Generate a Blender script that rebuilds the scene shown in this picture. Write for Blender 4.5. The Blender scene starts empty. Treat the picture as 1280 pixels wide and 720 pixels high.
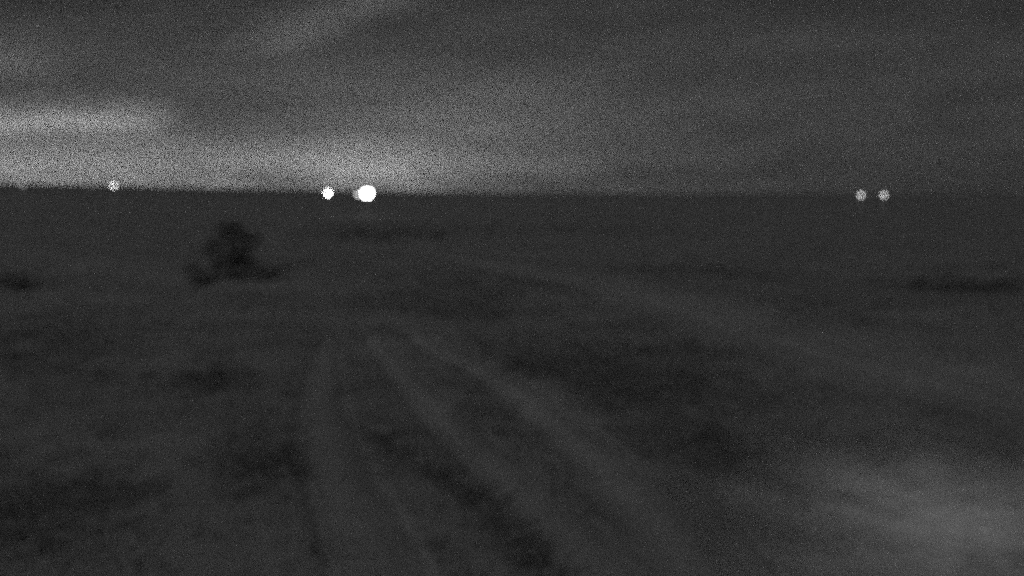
import bpy, math, random
import numpy as np
from mathutils import Vector

random.seed(7)
rng = np.random.default_rng(11)
scene = bpy.context.scene
col = scene.collection
R = math.radians

# ------------------------------------------------------------------ camera
F = 1108.0                      # focal length in pixels of the 1280 px wide photograph
HORIZON = 243.0                 # row of the flat horizon
CAM_H = 8.0
PITCH = math.atan((360 - HORIZON) / F)
cam_data = bpy.data.cameras.new("camera")
cam = bpy.data.objects.new("camera", cam_data)
col.objects.link(cam)
cam.location = (0, 0, CAM_H)
cam.rotation_euler = (math.pi / 2 - PITCH, 0, 0)
cam_data.sensor_width = 36
cam_data.lens = 36 * F / 1280
cam_data.clip_start = 0.1
cam_data.clip_end = 30000
# the night camera is focused far too close, so everything out there is soft
cam_data.dof.use_dof = True
cam_data.dof.aperture_blades = 7
cam_data.dof.aperture_rotation = 0.3
cam_data.dof.focus_distance = 2.5
COC = 14.0                      # blur disc in photograph pixels
cam_data.dof.aperture_fstop = cam_data.lens * 0.001 / (COC / F * 2.5)
scene.camera = cam

# ------------------------------------------------------------------ render settings
scene.render.engine = 'CYCLES'
scene.cycles.use_denoising = False
scene.cycles.use_adaptive_sampling = False
scene.cycles.use_light_tree = False
scene.cycles.max_bounces = 8
scene.cycles.diffuse_bounces = 6
vs = scene.view_settings
vs.view_transform = 'Standard'
vs.look = 'None'
vs.exposure = 0.0
vs.gamma = 1.0
vs.use_curve_mapping = False


def pix_dir(px, py):
    u, v = (px - 640) / F, -(py - 360) / F
    c, s = math.cos(PITCH), math.sin(PITCH)
    return Vector((u, c + s * v, -s + c * v))


def on_ground(px, py, z=0.0):
    d = pix_dir(px, py)
    t = (z - CAM_H) / d.z
    return (d.x * t, d.y * t)


def at_depth(px, py, Y):
    d = pix_dir(px, py)
    t = Y / d.y
    return Vector((d.x * t, Y, CAM_H + d.z * t))


# ------------------------------------------------------------------ moon and sky
MOON_EL, MOON_AZ = 28.0, -162.0          # azimuth clockwise from the view direction
sun_data = bpy.data.lights.new("moon", 'SUN')
sun_data.energy = 1.05
sun_data.angle = R(10)
sun_data.color = (1, 1, 1)
sun = bpy.data.objects.new("moon", sun_data)
col.objects.link(sun)
md = Vector((math.sin(R(MOON_AZ)) * math.cos(R(MOON_EL)), math.cos(R(MOON_AZ)) * math.cos(R(MOON_EL)), math.sin(R(MOON_EL))))
sun.rotation_euler = md.to_track_quat('Z', 'Y').to_euler()
sun.location = md * 60

world = bpy.data.worlds.new("World")
scene.world = world
world.use_nodes = True
world.cycles.sampling_method = 'NONE'
wt = world.node_tree
wt.nodes.clear()


class NT:
    """small helper that chains math nodes"""
    def __init__(self, tree):
        self.t = tree

    def n(self, kind, **kw):
        nd = self.t.nodes.new(kind)
        for k, v in kw.items():
            setattr(nd, k, v)
        return nd

    def link(self, a, b):
        self.t.links.new(a, b)

    def put(self, sock, v):
        if isinstance(v, (int, float)):
            sock.default_value = v
        else:
            self.link(v, sock)

    def m(self, op, a, b=None, c=None, clamp=False):
        nd = self.n('ShaderNodeMath', operation=op)
        nd.use_clamp = clamp
        self.put(nd.inputs[0], a)
        if b is not None:
            self.put(nd.inputs[1], b)
        if c is not None:
            self.put(nd.inputs[2], c)
        return nd.outputs[0]

    def xyz(self, x, y, z):
        nd = self.n('ShaderNodeCombineXYZ')
        for i, v in enumerate((x, y, z)):
            self.put(nd.inputs[i], v)
        return nd.outputs[0]

    def noise(self, vec, scale, detail=3, rough=0.55):
        nd = self.n('ShaderNodeTexNoise')
        nd.inputs['Scale'].default_value = scale
        nd.inputs['Detail'].default_value = detail
        nd.inputs['Roughness'].default_value = rough
        self.link(vec, nd.inputs['Vector'])
        return nd.outputs[0]

    def ramp(self, v, a, b, lo, hi):
        nd = self.n('ShaderNodeMapRange')
        nd.inputs[1].default_value, nd.inputs[2].default_value = a, b
        nd.inputs[3].default_value, nd.inputs[4].default_value = lo, hi
        self.link(v, nd.inputs[0])
        return nd.outputs[0]


w = NT(wt)
tc = w.n('ShaderNodeTexCoord')
sep = w.n('ShaderNodeSeparateXYZ')
w.link(tc.outputs['Generated'], sep.inputs[0])
az = w.m('ARCTAN2', sep.outputs[0], sep.outputs[1])
el = w.m('ARCSINE', sep.outputs[2])
sky = w.n('ShaderNodeTexSky', sky_type='NISHITA')
sky.sun_disc = False
w.link(w.xyz(sep.outputs[0], sep.outputs[1], w.m('MAXIMUM', sep.outputs[2], 0.05)), sky.inputs[0]) if len(sky.inputs) else None
sky.sun_elevation = R(MOON_EL)
sky.sun_rotation = R(MOON_AZ)
sky.air_density = 1.0
sky.dust_density = 2.0
bw = w.n('ShaderNodeRGBToBW')            # the night camera sees no colour
w.link(sky.outputs[0], bw.inputs[0])
base = w.m('MULTIPLY', bw.outputs[0], 0.0074)

# streaky, wind-drawn cloud structure
streak = w.noise(w.xyz(w.m('MULTIPLY', az, 2.4), w.m('MULTIPLY', w.m('SUBTRACT', el, w.m('MULTIPLY', az, 0.06)), 15.0), 3.1), 1.6, 4, 0.5)
streak2 = w.noise(w.xyz(w.m('MULTIPLY', az, 9.0), w.m('MULTIPLY', el, 26.0), 9.7), 1.3, 3, 0.5)
warp = w.m('MULTIPLY', w.m('SUBTRACT', streak2, 0.5), 0.035)
el_w = w.m('ADD', el, warp)


def cloud(px, py, sx, sy, amp, slope=0.0, p=2.0):
    d = pix_dir(px, py).normalized()
    a0, e0 = math.atan2(d.x, d.y), math.asin(d.z)
    da = w.m('SUBTRACT', az, a0)
    de = w.m('SUBTRACT', w.m('SUBTRACT', el_w, e0), w.m('MULTIPLY', da, slope))
    qa = w.m('POWER', w.m('ABSOLUTE', w.m('DIVIDE', da, sx / F)), p)
    qe = w.m('POWER', w.m('ABSOLUTE', w.m('DIVIDE', de, sy / F)), 2.0)
    g = w.m('EXPONENT', w.m('MULTIPLY', w.m('ADD', qa, qe), -1.0))
    return w.m('MULTIPLY', g, amp)


glow = None
for args in [
    (60, 228, 430, 52, 0.130),               # afterglow along the left horizon
    (330, 202, 330, 30, 0.060),
    (470, 212, 120, 26, 0.110),              # lit cloud over the floodlight
    (30, 212, 90, 16, 0.070),
    (560, 138, 200, 44, 0.060),
    (640, 206, 180, 13, 0.024),
    (180, 95, 420, 110, 0.022),
    (820, 100, 330, 100, 0.010),
    (20, 154, 150, 17, 0.190, 0.08, 6.0),    # narrow bright bank
    (15, 84, 50, 26, 0.045),
    (415, 20, 100, 20, 0.055, 0.28),
    (1120, 190, 260, 40, 0.006),
]:
    g = cloud(*args)
    glow = g if glow is None else w.m('ADD', glow, g)
tex = w.m('ADD', w.m('MULTIPLY', w.ramp(streak, 0.25, 0.75, 0.72, 1.28), 0.7),
          w.m('MULTIPLY', w.ramp(streak2, 0.25, 0.75, 0.55, 1.45), 0.3))
# camera noise put into the sky brightness as sub-pixel sparkle
wn = w.n('ShaderNodeTexWhiteNoise', noise_dimensions='3D')
vm = w.n('ShaderNodeVectorMath', operation='SCALE')
w.link(tc.outputs['Generated'], vm.inputs[0])
vm.inputs['Scale'].default_value = 9000.0
w.link(vm.outputs[0], wn.inputs['Vector'])
P_SPARK = 0.05
hit = w.m('DIVIDE', w.m('LESS_THAN', wn.outputs[0], P_SPARK), P_SPARK)
grainy = w.m('ADD', w.m('MULTIPLY', hit, 0.95), 0.05)
calm = w.m('ADD', w.m('MULTIPLY', hit, 0.60), 0.40)
lum = w.m('ADD', w.m('MULTIPLY', base, calm), w.m('MULTIPLY', glow, grainy))
lum = w.m('MULTIPLY', lum, tex)
lum = w.m('ADD', lum, w.m('MULTIPLY', w.m('GREATER_THAN', wn.outputs[0], 1 - 1.2e-4), 7.0))   # rare bright noise specks added to the sky
bg = w.n('ShaderNodeBackground')
w.link(lum, bg.inputs['Color'])
bg.inputs['Strength'].default_value = 1.0
wo = w.n('ShaderNodeOutputWorld')
w.link(bg.outputs[0], wo.inputs['Surface'])


# ------------------------------------------------------------------ materials
def mat(name):
    m = bpy.data.materials.new(name)
    m.use_nodes = True
    m.node_tree.nodes.clear()
    t = NT(m.node_tree)
    b = t.n('ShaderNodeBsdfPrincipled')
    o = t.n('ShaderNodeOutputMaterial')
    t.link(b.outputs[0], o.inputs[0])
    b.inputs['Roughness'].default_value = 0.95
    b.inputs['Specular IOR Level'].default_value = 0.1
    return m, t, b


def noise_specks(t, c, v, top=0.55, scale=650.0):
    """camera noise put into the colour as light and dark specks, with mean v"""
    vm_ = t.n('ShaderNodeVectorMath', operation='SCALE')
    t.link(c, vm_.inputs[0])
    vm_.inputs['Scale'].default_value = scale
    wn_ = t.n('ShaderNodeTexWhiteNoise', noise_dimensions='3D')
    t.link(vm_.outputs[0], wn_.inputs['Vector'])
    h = t.m('LESS_THAN', wn_.outputs[0], t.m('DIVIDE', v, top))
    return t.m('MULTIPLY', h, top)


def mottled(name, dark, light, scales=(0.12, 0.9), rough=0.95, bump=0.0):
    m, t, b = mat(name)
    c = t.n('ShaderNodeTexCoord').outputs['Object']
    n1 = t.noise(c, scales[0], 4, 0.6)
    n2 = t.noise(c, scales[1], 4, 0.6)
    mix = t.m('ADD', t.m('MULTIPLY', t.ramp(n1, 0.3, 0.7, 0, 1), 0.55), t.m('MULTIPLY', t.ramp(n2, 0.3, 0.7, 0, 1), 0.45))
    v = t.m('ADD', t.m('MULTIPLY', mix, light - dark), dark)
    v = noise_specks(t, c, v)
    t.link(v, b.inputs['Base Color'])
    b.inputs['Roughness'].default_value = rough
    if bump:
        bn = t.n('ShaderNodeBump')
        bn.inputs['Strength'].default_value = bump
        bn.inputs['Distance'].default_value = 0.1
        t.link(t.noise(c, 4.0, 4, 0.6), bn.inputs['Height'])
        t.link(bn.outputs[0], b.inputs['Normal'])
    return m


def soil(name, dark, light, wdark=None, wlight=None):
    """dry soil, mixed towards a worn surface or painted light pool by the mesh attribute wear_or_light"""
    m, t, b = mat(name)
    c = t.n('ShaderNodeTexCoord').outputs['Object']
    n1 = t.ramp(t.noise(c, 0.085, 4, 0.6), 0.3, 0.7, 0, 1)
    n2 = t.ramp(t.noise(c, 0.75, 4, 0.6), 0.3, 0.7, 0, 1)
    mix = t.m('ADD', t.m('MULTIPLY', n1, 0.6), t.m('MULTIPLY', n2, 0.4))
    v = t.m('ADD', t.m('MULTIPLY', mix, light - dark), dark)
    if wdark is not None:
        at = t.n('ShaderNodeAttribute', attribute_name='wear_or_light')
        n3 = t.noise(c, 0.55, 5, 0.65)
        n4 = t.noise(c, 1.7, 4, 0.6)
        wv = t.m('ADD', wdark, t.m('MULTIPLY', t.ramp(n4, 0.3, 0.7, 0, 1), wlight - wdark))
        k = t.m('ADD', at.outputs['Fac'], t.m('MULTIPLY', t.m('MULTIPLY', t.m('SUBTRACT', n3, 0.5), 2.2),
                t.m('MULTIPLY', at.outputs['Fac'], t.m('SUBTRACT', 1.35, at.outputs['Fac']))))
        k = t.m('MINIMUM', t.m('MAXIMUM', k, 0.0), 1.0)
        v = t.m('ADD', t.m('MULTIPLY', v, t.m('SUBTRACT', 1.0, k)), t.m('MULTIPLY', wv, k))
    v = noise_specks(t, c, v, 0.95 if (wlight or 0) > 0.5 else 0.55)
    t.link(v, b.inputs['Base Color'])
    bn = t.n('ShaderNodeBump')
    bn.inputs['Strength'].default_value = 0.35
    bn.inputs['Distance'].default_value = 0.1
    t.link(t.noise(c, 4.0, 4, 0.6), bn.inputs['Height'])
    t.link(bn.outputs[0], b.inputs['Normal'])
    return m


def leafy(name, dark, light, scales, through):
    """leaves and blades let some light through"""
    m = mottled(name, dark, light, scales)
    t = NT(m.node_tree)
    b = [n for n in m.node_tree.nodes if n.type == 'BSDF_PRINCIPLED'][0]
    o = [n for n in m.node_tree.nodes if n.type == 'OUTPUT_MATERIAL'][0]
    tr = t.n('ShaderNodeBsdfTranslucent')
    t.link(b.inputs['Base Color'].links[0].from_socket, tr.inputs['Color'])
    mx = t.n('ShaderNodeMixShader')
    mx.inputs[0].default_value = through
    t.link(b.outputs[0], mx.inputs[1])
    t.link(tr.outputs[0], mx.inputs[2])
    t.link(mx.outputs[0], o.inputs[0])
    return m


M_GROUND = soil("dry_grassland", 0.115, 0.175)
M_HILL = mottled("far_hills", 0.11, 0.15, (0.004, 0.02))
M_TRACK = soil("worn_dirt", 0.115, 0.175, 0.155, 0.215)
M_TRACK_FAINT = soil("faint_dirt", 0.115, 0.175, 0.145, 0.195)
M_LIGHT_POOL = soil("light_pool_soil", 0.115, 0.175, 0.40, 0.66)  # pale colour stands in for ground lit by the light pool
M_GRASS = leafy("dead_grass", 0.09, 0.15, (0.2, 2.0), 0.5)
M_LEAF = leafy("dark_leaves", 0.13, 0.18, (0.5, 3.0), 0.5)
M_BARK = mottled("bark", 0.09, 0.15, (1.0, 6.0))
M_STEEL = mottled("galvanised_steel", 0.30, 0.42, (0.8, 5.0), rough=0.5)
M_CAP = mottled("painted_cap", 0.12, 0.18, (2.0, 9.0), rough=0.5)
M_ENAMEL = mat("halo_dish_enamel")[0]
M_ENAMEL.node_tree.nodes["Principled BSDF"].inputs["Base Color"].default_value = (.8, .8, .8, 1)
M_CONC = mottled("concrete", 0.25, 0.35, (1.0, 6.0))


def lamp_mat(name, strength):
    m, t, b = mat(name)
    b.inputs['Base Color'].default_value = (0.8, 0.8, 0.8, 1)
    b.inputs['Emission Color'].default_value = (1, 1, 1, 1)
    b.inputs['Emission Strength'].default_value = strength
    return m


# ------------------------------------------------------------------ mesh helpers
def obj_from(name, verts, faces, m, parent=None, smooth=False):
    me = bpy.data.meshes.new(name)
    me.from_pydata([tuple(v) for v in verts], [], faces)
    me.materials.append(m)
    if smooth:
        me.polygons.foreach_set('use_smooth', [True] * len(me.polygons))
    me.update()
    o = bpy.data.objects.new(name, me)
    col.objects.link(o)
    o.parent = parent
    return o


def tag(o, label=None, cat=None, group=None, kind=None):
    for k, v in (('label', label), ('category', cat), ('group', group), ('kind', kind)):
        if v:
            o[k] = v
    return o


class MB:
    def __init__(self):
        self.v, self.f = [], []

    def box(self, c, s):
        i = len(self.v)
        x, y, z = c
        a, b, d = s[0] / 2, s[1] / 2, s[2] / 2
        self.v += [(x + sx * a, y + sy * b, z + sz * d) for sz in (-1, 1) for sy in (-1, 1) for sx in (-1, 1)]
        for q in ((0, 2, 3, 1), (4, 5, 7, 6), (0, 1, 5, 4), (2, 6, 7, 3), (0, 4, 6, 2), (1, 3, 7, 5)):
            self.f.append(tuple(i + k for k in q))
        return self

    def tube(self, pts, rad, n=8):
        """tapered tube along pts"""
        i0 = len(self.v)
        pts = [Vector(p) for p in pts]
        for k, p in enumerate(pts):
            t = (pts[min(k + 1, len(pts) - 1)] - pts[max(k - 1, 0)]).normalized()
            a = t.orthogonal().normalized()
            b = t.cross(a)
            for j in range(n):
                th = 2 * math.pi * j / n
                self.v.append(tuple(p + (a * math.cos(th) + b * math.sin(th)) * rad[k]))
        for k in range(len(pts) - 1):
            for j in range(n):
                a_, b_ = i0 + k * n + j, i0 + k * n + (j + 1) % n
                self.f.append((a_, b_, b_ + n, a_ + n))
        self.f.append(tuple(i0 + j for j in reversed(range(n))))
        self.f.append(tuple(i0 + (len(pts) - 1) * n + j for j in range(n)))
        return self

    def lathe(self, c, prof, n=16):
        i0 = len(self.v)
        for r, z in prof:
            for j in range(n):
                th = 2 * math.pi * j / n
                self.v.append((c[0] + r * math.cos(th), c[1] + r * math.sin(th), c[2] + z))
        for k in range(len(prof) - 1):
            for j in range(n):
                a_, b_ = i0 + k * n + j, i0 + k * n + (j + 1) % n
                self.f.append((a_, b_, b_ + n, a_ + n))
        self.f.append(tuple(i0 + j for j in reversed(range(n))))
        self.f.append(tuple(i0 + (len(prof) - 1) * n + j for j in range(n)))
        return self

    def build(self, name, m, parent=None, smooth=False):
        return obj_from(name, self.v, self.f, m, parent, smooth)


# ------------------------------------------------------------------ terrain
_waves = [(rng.uniform(0, 2 * math.pi), 2 * math.pi / L, rng.uniform(0, 6.28), A)
          for L, A in ((70, .16), (48, .13), (31, .10), (22, .07), (15, .05), (11, .04), (8, .03))
          for _ in range(2)]


def undulate(x, y):
    z = np.zeros_like(x, dtype=float)
    for th, k, ph, A in _waves:
        z = z + A * np.sin(k * (x * math.cos(th) + y * math.sin(th)) + ph)
    r = np.hypot(x, y)
    return z * np.clip(1.2 - r / 400, 0.15, 1)


def polyline(pts, step=0.5):
    """Catmull-Rom through the points, resampled"""
    P = [np.array(p, float) for p in pts]
    P = [2 * P[0] - P[1]] + P + [2 * P[-1] - P[-2]]
    out = []
    for i in range(1, len(P) - 2):
        a, b, c, d = P[i - 1:i + 3]
        n = max(2, int(np.linalg.norm(c - b) / step))
        for k in range(n):
            t = k / n
            out.append(0.5 * (2 * b + (c - a) * t + (2 * a - 5 * b + 4 * c - d) * t * t + (3 * b - a - 3 * c + d) * t ** 3))
    out.append(P[-2])
    return np.array(out)


def dist_to(line, x, y):
    d = np.full(x.shape, 1e9)
    for px, py in line[::2]:
        d = np.minimum(d, (x - px) ** 2 + (y - py) ** 2)
    return np.sqrt(d)


def gp(*pixels):
    return polyline([on_ground(*p) for p in pixels])


# (centre line, half width at the near end / far end)
TRACKS = [  # name of the worn surface, centre line, half width far / near, ruts, label
    ['M_TRACK', gp((490, 398), (540, 424), (625, 470), (705, 530), (800, 615), (880, 705), (930, 790)), .9, 1.9, 2,
     'broad worn dirt track with lengthwise ruts curving down beside the dark grass'],
    ['M_TRACK', gp((456, 398), (472, 420), (520, 480), (595, 560), (690, 645), (770, 720), (810, 780)), .8, 1.25, 1,
     'worn dirt track running close along the bank of the dark gully'],
    ['M_TRACK_FAINT', gp((415, 412), (405, 450), (405, 530), (425, 610), (465, 700), (490, 770)), .9, 1.3, 1,
     'faint straight dirt track on the tree side of the dark gully'],
    ['M_TRACK_FAINT', gp((540, 318), (640, 336), (800, 372), (980, 425), (1280, 490), (1500, 540)), 4.6, 4.6, 3,
     'faint wide dirt track crossing the far side of the dark grass'],
]
for t_ in TRACKS:
    n_ = len(t_[1])
    t_.append(np.array([t_[2] + (t_[3] - t_[2]) * min(1, k / (.7 * n_)) for k in range(n_)]))


def track_mask(x, y, inset, soft):
    m = np.zeros(x.shape)
    for t_ in TRACKS:
        for (px, py), h in list(zip(t_[1], t_[-1]))[::2]:
            m = np.maximum(m, np.clip((h * inset - np.hypot(x - px, y - py)) / soft, 0, 1))
    return m


gully = gp((470, 540), (490, 560), (560, 602), (620, 645), (665, 700), (690, 760))
light_pool_c = np.array(on_ground(1195, 632))


def light_pool_r(th):
    return 1 + 0.16 * np.sin(2 * th + .6) + 0.10 * np.sin(3 * th + 2) + 0.07 * np.sin(7 * th) + 0.05 * np.sin(11 * th + 1)


POOL_A, POOL_B = 7.5, 10.5


def light_pool_q(x, y):
    dx, dy = (x - light_pool_c[0]) / POOL_A, (y - light_pool_c[1]) / POOL_B
    return np.hypot(dx, dy) / light_pool_r(np.arctan2(dy, dx))


def height(x, y):
    """ground level, hollowed a little where the tracks and the painted light pool lie"""
    return undulate(x, y)


def sunk(x, y):
    z = height(x, y)
    near = (np.hypot(x, y) < 130)
    if near.any():
        xs, ys = x[near], y[near]
        m = track_mask(xs, ys, 0.97, 0.4)
        m = np.maximum(m, np.clip((1.0 - light_pool_q(xs, ys)) / 0.12, 0, 1))
        g = np.exp(-(dist_to(gully, xs, ys) / 0.4) ** 2)
        z[near] -= 0.10 * m + 0.16 * g
    return z


front = np.radians(np.arange(-56, 56.01, 0.25))
back = np.radians(np.arange(60, 301, 6.0))
ang = np.concatenate([front, back])
rad = np.concatenate([[0.5], np.geomspace(4, 9000, 560)])
A, RR = np.meshgrid(ang, rad)
gx, gy = RR * np.sin(A), RR * np.cos(A)
gz = sunk(gx, gy)
na, nr = len(ang), len(rad)
verts = np.stack([gx.ravel(), gy.ravel(), gz.ravel()], 1)
ii, jj = np.meshgrid(np.arange(nr - 1), np.arange(na), indexing='ij')
j2 = (jj + 1) % na
faces = np.stack([ii * na + jj, ii * na + j2, (ii + 1) * na + j2, (ii + 1) * na + jj], -1).reshape(-1, 4)[:, ::-1]
ground = obj_from('ground', verts.tolist(), [tuple(f) for f in faces.tolist()] + [tuple(range(na))], M_GROUND, smooth=True)
tag(ground, 'wide dark plain of dry grass and soil reaching the horizon', kind='structure')

# far hills along the left horizon: a long ridge that sinks into the plain
prof_x = [-900, -500, -200, 0, 200, 400, 520, 640, 900, 1280, 1800]
prof_h = [21, 19, 15.5, 14, 10, 5.8, 3.6, 2.2, 0.9, 0.4, 0.0]
hv, hf = [], []
xs = np.linspace(-900, 1800, 220)
rows = [(1500, 0.0), (1800, .35), (2150, .78), (2500, 1.0), (2900, .8), (3600, .0)]
for Y, k in rows:
    for px in xs:
        h = np.interp(px, prof_x, prof_h)
        h += 0.22 * math.sin(px * .021) + 0.16 * math.sin(px * .057 + 1) + 0.12 * math.sin(px * .13 + 2)
        crest = CAM_H + h / F * 2500
        hv.append(((px - 640) / F * Y, Y, max(crest, 2) * k - 1.5))
n = len(xs)
for r in range(len(rows) - 1):
    for c in range(n - 1):
        hf.append((r * n + c, r * n + c + 1, (r + 1) * n + c + 1, (r + 1) * n + c))
hills = obj_from('hills', hv, hf, M_HILL, smooth=True)
tag(hills, 'long low dark ridge on the horizon, highest beside the afterglow', kind='structure')


def with_wear_or_light(o, wear_or_light):
    a = o.data.attributes.new('wear_or_light', 'FLOAT', 'POINT')
    a.data.foreach_set('value', [float(x) for x in wear_or_light])
    return o


def strip(name, line, half, m, label, ruts, lift):
    v, f = [], []
    offs = np.linspace(-1, 1, 33)
    wear_or_light = []
    t = np.gradient(line, axis=0)
    t /= np.linalg.norm(t, axis=1)[:, None]
    nrm = np.stack([t[:, 1], -t[:, 0]], 1)
    for k in range(len(line)):
        grow = half[k]
        wl = grow * (1 + .18 * math.sin(k * .31) + .12 * math.sin(k * .83 + 1) + random.uniform(-.12, .12))
        wr = grow * (1 + .18 * math.sin(k * .27 + 2) + .12 * math.sin(k * .71 + 4) + random.uniform(-.12, .12))
        for o_ in offs:
            p = line[k] + nrm[k] * (o_ * (wr if o_ > 0 else wl))
            z = float(height(np.array([p[0]]), np.array([p[1]]))[0])
            z += 0.0 if abs(o_) > .95 else (0.035 * math.cos(o_ * math.pi * ruts) - .02)
            z -= 0.06 if abs(o_) > .95 else 0.02
            v.append((p[0], p[1], z + lift))
            e = min(1.0, max(0.0, (0.86 - abs(o_)) / 0.75)) * min(1, k / 14, (len(line) - 1 - k) / 14)
            wear_or_light.append(e * e * (3 - 2 * e) * (.86 + .14 * math.cos(o_ * math.pi * ruts + .4 * math.sin(k * .11))))
    q = len(offs)
    for k in range(len(line) - 1):
        for c in range(q - 1):
            f.append((k * q + c, k * q + c + 1, (k + 1) * q + c + 1, (k + 1) * q + c))
    return tag(with_wear_or_light(obj_from(name, v, f, m, smooth=True), wear_or_light), label, kind='structure')


for i_, t_ in enumerate(TRACKS):
    strip('dirt_track', t_[1], t_[-1], globals()[t_[0]], t_[5], t_[4], .004 * i_)

# pool of light at lower right, painted into the ground as pale colour
cv, cf = [tuple(light_pool_c) + (float(height(light_pool_c[:1], light_pool_c[1:])[0]) - 0.02,)], []
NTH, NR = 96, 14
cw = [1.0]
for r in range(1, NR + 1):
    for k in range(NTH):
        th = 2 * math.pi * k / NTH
        q = r / NR * float(light_pool_r(np.array(th)))
        x, y = light_pool_c[0] + POOL_A * q * math.cos(th), light_pool_c[1] + POOL_B * q * math.sin(th)
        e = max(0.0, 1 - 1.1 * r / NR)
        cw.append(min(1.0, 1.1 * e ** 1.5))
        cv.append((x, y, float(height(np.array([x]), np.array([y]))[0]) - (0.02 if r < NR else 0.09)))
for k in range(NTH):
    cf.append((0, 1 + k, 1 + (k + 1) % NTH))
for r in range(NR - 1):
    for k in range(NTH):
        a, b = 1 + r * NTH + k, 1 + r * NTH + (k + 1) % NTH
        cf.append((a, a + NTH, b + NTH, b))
tag(with_wear_or_light(obj_from('painted_light_pool', cv, cf, M_LIGHT_POOL, smooth=True), cw), 'pool of light painted on the ground as a pale patch beside the dirt track', kind='structure')

# ------------------------------------------------------------------ grass (nobody could count it)
dark_spots = [  # photograph pixels: x, y, half width, half height, density
    (760, 470, 190, 50, 1.0), (600, 372, 130, 24, .8), (880, 545, 120, 35, .8), (480, 290, 90, 12, .9),
    (1200, 350, 110, 16, .9), (60, 430, 110, 40, .6), (250, 462, 60, 22, .8), (60, 640, 110, 60, .6),
    (330, 590, 60, 40, .6), (700, 640, 60, 30, .5), (900, 340, 150, 14, .5), (15, 350, 30, 12, .9), (1020, 400, 160, 20, .45),
    (640, 288, 240, 7, .5), (240, 250, 300, 5, .5), (1150, 262, 200, 5, .5)]


def to_pix(x, y, z=0.0):
    c, s = math.cos(PITCH), math.sin(PITCH)
    dz = z - CAM_H
    fw = y * c - dz * s
    up = y * s + dz * c
    return 640 + F * x / fw, 360 - F * up / fw


NG = 90000
rr = np.exp(rng.uniform(math.log(15), math.log(420), NG * 2))
aa = np.radians(rng.uniform(-40, 40, NG * 2))
tx, ty = rr * np.sin(aa), rr * np.cos(aa)
tpx, tpy = to_pix(tx, ty)
dens = np.full(tx.shape, 0.06)
for cx, cy, sx, sy, d in dark_spots:
    dens = np.maximum(dens, d * np.exp(-((tpx - cx) / sx) ** 2 - ((tpy - cy) / sy) ** 2))
gd = np.full(tx.shape, 1e9)
nearm = rr < 60
gd[nearm] = dist_to(gully, tx[nearm], ty[nearm])
dens = np.maximum(dens, 0.95 * np.exp(-(gd / 0.45) ** 2))
nt_ = rr < 120
dens[nt_] *= 1 - .95 * track_mask(tx[nt_], ty[nt_], 0.95, 0.5)
dens *= np.clip((light_pool_q(tx, ty) - .35) / .6, 0.01, 1)
dens *= np.clip(1.25 - rr / 330, 0, 1) * 0.23
keep = rng.random(tx.shape) < dens
tx, ty, rr = tx[keep], ty[keep], rr[keep]
gz = sunk(tx, ty)
nt = len(tx)
B = 9
bx = np.repeat(tx, B) + rng.normal(0, .22, nt * B) * np.repeat(1 + rr / 60, B)
by = np.repeat(ty, B) + rng.normal(0, .22, nt * B) * np.repeat(1 + rr / 60, B)
bz = np.repeat(gz, B) - 0.02
sc = np.repeat(1 + rr / 50, B)
hh = rng.uniform(.14, .38, nt * B) * np.sqrt(sc)
ww = rng.uniform(.008, .022, nt * B) * sc
th = rng.uniform(0, 6.28, nt * B)
lean = rng.uniform(.2, 1.1, nt * B) * hh
la = rng.uniform(0, 6.28, nt * B)
V = np.empty((nt * B, 3, 3))
V[:, 0] = np.stack([bx - ww * np.cos(th), by - ww * np.sin(th), bz], 1)
V[:, 1] = np.stack([bx + ww * np.cos(th), by + ww * np.sin(th), bz], 1)
V[:, 2] = np.stack([bx + lean * np.cos(la), by + lean * np.sin(la), bz + hh], 1)
grass = obj_from('grass', V.reshape(-1, 3).tolist(), np.arange(nt * B * 3).reshape(-1, 3).tolist(), M_GRASS)
tag(grass, 'dark dry grass tufts spread over the plain', 'grass', kind='stuff')


# ------------------------------------------------------------------ tree and shrubs
def leaves(mb, centres, radii, count, size):
    for k in range(count):
        c = random.choice(range(len(centres)))
        d = Vector((random.gauss(0, 1), random.gauss(0, 1), random.gauss(0, 1)))
        d = d.normalized() * (random.random() ** .4)
        p = Vector(centres[c]) + Vector((d.x * radii[c][0], d.y * radii[c][0], d.z * radii[c][1]))
        if p.z < 0.05:
            continue
        s = size * random.uniform(.6, 1.4)
        a = Vector((random.gauss(0, 1), random.gauss(0, 1), random.gauss(0, 1))).normalized()
        b = a.orthogonal().normalized()
        i = len(mb.v)
        mb.v += [tuple(p + a * s), tuple(p + b * s * .5), tuple(p - a * s), tuple(p - b * s * .5)]
        mb.f.append((i, i + 1, i + 2, i + 3))


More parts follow.
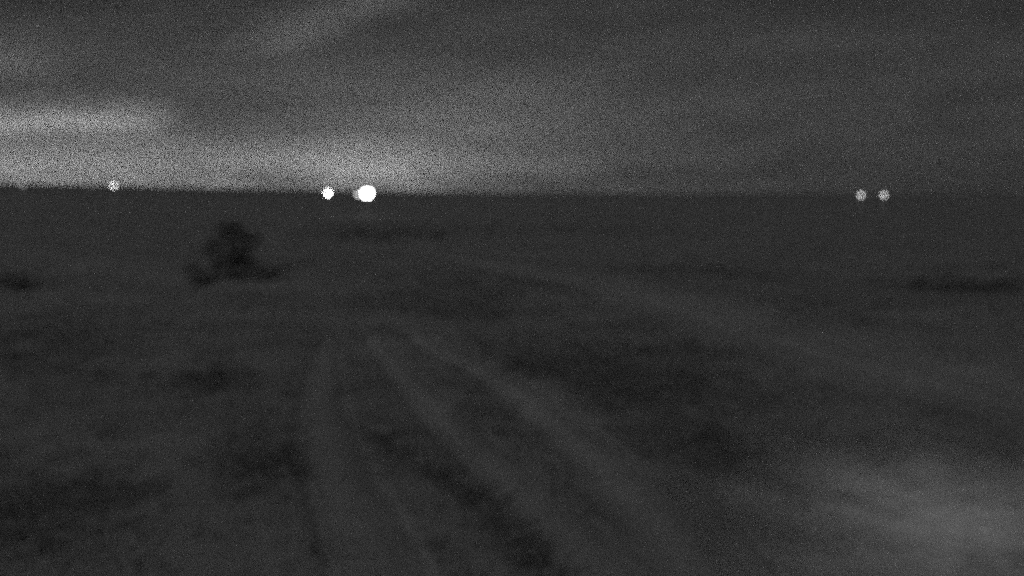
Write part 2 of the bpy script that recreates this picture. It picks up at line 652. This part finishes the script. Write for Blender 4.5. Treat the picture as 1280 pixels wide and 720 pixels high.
def make_tree(x, y, hgt, wid):
    root = bpy.data.objects.new('broad_tree', None)
    col.objects.link(root)
    root.location = (x, y, float(height(np.array([x]), np.array([y]))[0]))
    tb = MB()
    tb.tube([(0, 0, -.2), (.05, 0, .6), (.15, .1, 1.4)], [.34, .26, .2])
    tips = []
    for k in range(7):
        a = 2 * math.pi * k / 7 + random.uniform(-.3, .3)
        rr_ = random.uniform(.35, .85) * wid / 2
        top = random.uniform(.40, .82) * hgt * (1.15 - .55 * rr_ / (wid / 2))
        mid = (.4 * rr_ * math.cos(a), .4 * rr_ * math.sin(a), .45 * top + .5)
        tip = (rr_ * math.cos(a), rr_ * math.sin(a), top)
        tb.tube([(.1, .05, 1.0), mid, tip], [.15, .10, .04], 6)
        tips += [mid, tip]
    tb.build('trunk', M_BARK, root, True)
    cen, rad_ = [], []
    for t_ in tips:
        cen.append(t_)
        rad_.append((random.uniform(.8, 1.3), random.uniform(.6, .9)))
    for k in range(26):                      # skirt to the ground, narrow top
        u = random.random()
        a = random.uniform(0, 6.28)
        rr_ = wid / 2 * (1 - u) ** .75 * random.uniform(.3, 1)
        cen.append((rr_ * math.cos(a), rr_ * math.sin(a), .35 + u * (hgt - .9)))
        rad_.append((random.uniform(.7, 1.2), random.uniform(.5, .8)))
    lb = MB()
    leaves(lb, cen, rad_, 3800, .16)
    lb.build('crown', M_LEAF, root)
    return root


def make_shrub(scale):
    root = bpy.data.objects.new('shrub', None)
    col.objects.link(root)
    sb = MB()
    cen, rad_ = [], []
    for k in range(7):
        a = 2 * math.pi * k / 7 + random.uniform(-.4, .4)
        r_ = random.uniform(.3, .9)
        tip = (r_ * math.cos(a), r_ * math.sin(a), random.uniform(.5, 1.15))
        sb.tube([(0, 0, -.1), (tip[0] * .4, tip[1] * .4, tip[2] * .55), tip], [.035, .025, .01], 5)
        cen.append(tip)
        rad_.append((random.uniform(.35, .6), random.uniform(.3, .45)))
        cen.append((tip[0] * .7, tip[1] * .7, tip[2] * .5))
        rad_.append((.45, .35))
    sb.build('stem', M_BARK, root, True)
    lb = MB()
    leaves(lb, cen, rad_, 800, .075)
    lb.build('foliage', M_LEAF, root)
    return root


tx_, ty_ = on_ground(288, 348)
tree = make_tree(tx_, ty_, 5.8, 9.0)
tag(tree, 'broad dark tree with a pointed top standing alone on the plain', 'tree')

protos = [make_shrub(1) for _ in range(3)]
used = [False] * 3


def place_shrub(px, py, s, label, group=None):
    k = random.randrange(3)
    if not used[k]:
        r = protos[k]
        used[k] = True
    else:
        r = protos[k].copy()
        col.objects.link(r)
        for ch in protos[k].children:
            c = ch.copy()
            col.objects.link(c)
            c.parent = r
    x, y = on_ground(px, py)
    r.location = (x, y, float(height(np.array([x]), np.array([y]))[0]))
    r.rotation_euler = (0, 0, random.uniform(0, 6.28))
    r.scale = (s * random.uniform(.9, 1.2), s * random.uniform(.9, 1.2), s * random.uniform(.7, .95))
    if 'group' in r:
        del r['group']
    tag(r, label, 'shrub', group)
    return r


for px, py in ((430, 297), (452, 294), (476, 297), (500, 293), (524, 296), (548, 298)):
    place_shrub(px, py, 1.25, 'low dark shrub in the row beyond the tree, under the brightest floodlight', 'shrub row under the floodlight')
for px, py in ((1150, 356), (1180, 360), (1208, 357), (1236, 361), (1262, 358)):
    place_shrub(px, py, 1.0, 'low dark shrub in the row on the plain below the twin lamps', 'shrub row below the twin lamps')
for px, py in ((6, 356), (24, 359)):
    place_shrub(px, py, 1.1, 'small dark shrub of the pair at the hill end of the plain', 'pair of shrubs toward the hills')
for px, py in ((246, 352), (332, 350)):
    place_shrub(px, py, 1.3, 'dark shrub growing close against the foot of the broad tree', 'shrubs at the tree')
for k in range(3):
    if not used[k]:
        for ch in list(protos[k].children):
            bpy.data.objects.remove(ch)
        bpy.data.objects.remove(protos[k])


# ------------------------------------------------------------------ lamps on the far plain
def yard_lamp(px, py, Y, r_dish, r_bulb, strength, label, group=None):
    """pole carrying an added enamelled dish that faces across the plain, its bulb at the pixel"""
    p = at_depth(px, py, Y)
    root = bpy.data.objects.new('lamp_post', None)
    col.objects.link(root)
    gz0 = float(height(np.array([p.x]), np.array([p.y]))[0])
    root.location = (p.x, p.y, gz0)
    root.rotation_euler = (0, 0, math.atan2(-p.x, p.y))
    H = p.z - gz0
    MB().lathe((0, .6, -.3), [(.32, 0), (.32, .45), (.24, .5)], 12).build('base', M_CONC, root)
    MB().tube([(0, .6, .2), (0, .6, H * .5), (0, .6, H + .25)], [.13, .10, .07], 10).build('pole', M_STEEL, root, True)
    MB().tube([(0, .6, H), (0, .3, H)], [.06, .06], 8).build('bracket', M_STEEL, root, True)
    d = MB().lathe((0, 0, 0), [(.10, .30), (.55 * r_dish, .24), (.85 * r_dish, .10), (r_dish, -.12),
                               (r_dish + .03, -.12), (.88 * r_dish, .14), (.57 * r_dish, .29), (.10, .36)], 24)
    d.v = [(x, z, H + y) for x, y, z in d.v]
    d.f = [tuple(reversed(f)) for f in d.f]
    d.build('halo_dish', M_ENAMEL, root, True)  # added reflector that gives the lamp a soft halo
    b = MB().lathe((0, 0, 0), [(r_bulb * math.sin(math.pi * k / 8) + .004, -r_bulb * math.cos(math.pi * k / 8)) for k in range(9)], 16)
    b.v = [(x, y, H + z) for x, y, z in b.v]
    b.build('bulb', lamp_mat('lamp_glass', strength), root, True)
    return tag(root, label, 'lamp post', group)


def flood_mast(px, py, Y, strength, side):
    p = at_depth(px, py, Y)
    root = bpy.data.objects.new('floodlight_mast', None)
    col.objects.link(root)
    gz0 = float(height(np.array([p.x]), np.array([p.y]))[0])
    root.location = (p.x, p.y, gz0)
    H = p.z - gz0
    MB().lathe((0, 0, -.3), [(.6, 0), (.6, .5), (.5, .55)], 12).build('base', M_CONC, root)
    MB().tube([(0, .25, .2), (0, .25, H * .5), (0, .25, H + 1.3)], [.22, .17, .12], 10).build('pole', M_STEEL, root, True)
    mm, ms = lamp_mat('flood_glass', strength), lamp_mat('side_flood_glass', side)

    def head(x, z, sx, sz, m):
        h = MB()
        h.box((x, .12, z), (sx + .1, .2, sz + .1))
        hd = h.build('lamp_head', M_CAP, root)
        MB().box((x, 0, z), (sx, .05, sz)).build('lens', m, hd)

    for row, zz in enumerate((-1.0, 0.0, 1.0)):
        n_ = (3, 4, 3)[row]
        xs_ = [(k - (n_ - 1) / 2) * .92 for k in range(n_)]
        MB().box((0, .19, H + zz), (n_ * .92 + .3, .09, .09)).build('crossarm', M_STEEL, root)
        for x in xs_:
            head(x, H + zz, .74, .74, mm)
    MB().box((-2.45, .19, H - .35), (3.4, .09, .09)).build('crossarm', M_STEEL, root)
    for x in (-3.7, -2.75):
        head(x, H - .35, .6, .6, ms)
    return tag(root, 'tall floodlight mast with a dazzling cluster of white lamps, brightest on the horizon', 'floodlight')


flood_mast(459, 242, 345, 26, 6)
yard_lamp(410, 241.5, 352, .95, .30, 40, 'lamp post with a round white lamp, next to the dazzling floodlight mast')
yard_lamp(142, 232, 372, .80, .20, 17, 'tall lamp post with a pale lamp level with the crest of the hills')
yard_lamp(28.5, 231.5, 375, .60, .18, 1.6, 'lamp post with a faint, almost unlit lamp below the hill crest')
for px in (1076, 1105):
    yard_lamp(px, 244, 350, .85, .20, 8.5, 'dim lamp post of the isolated twin pair on the dark horizon', 'twin lamps on the horizon')
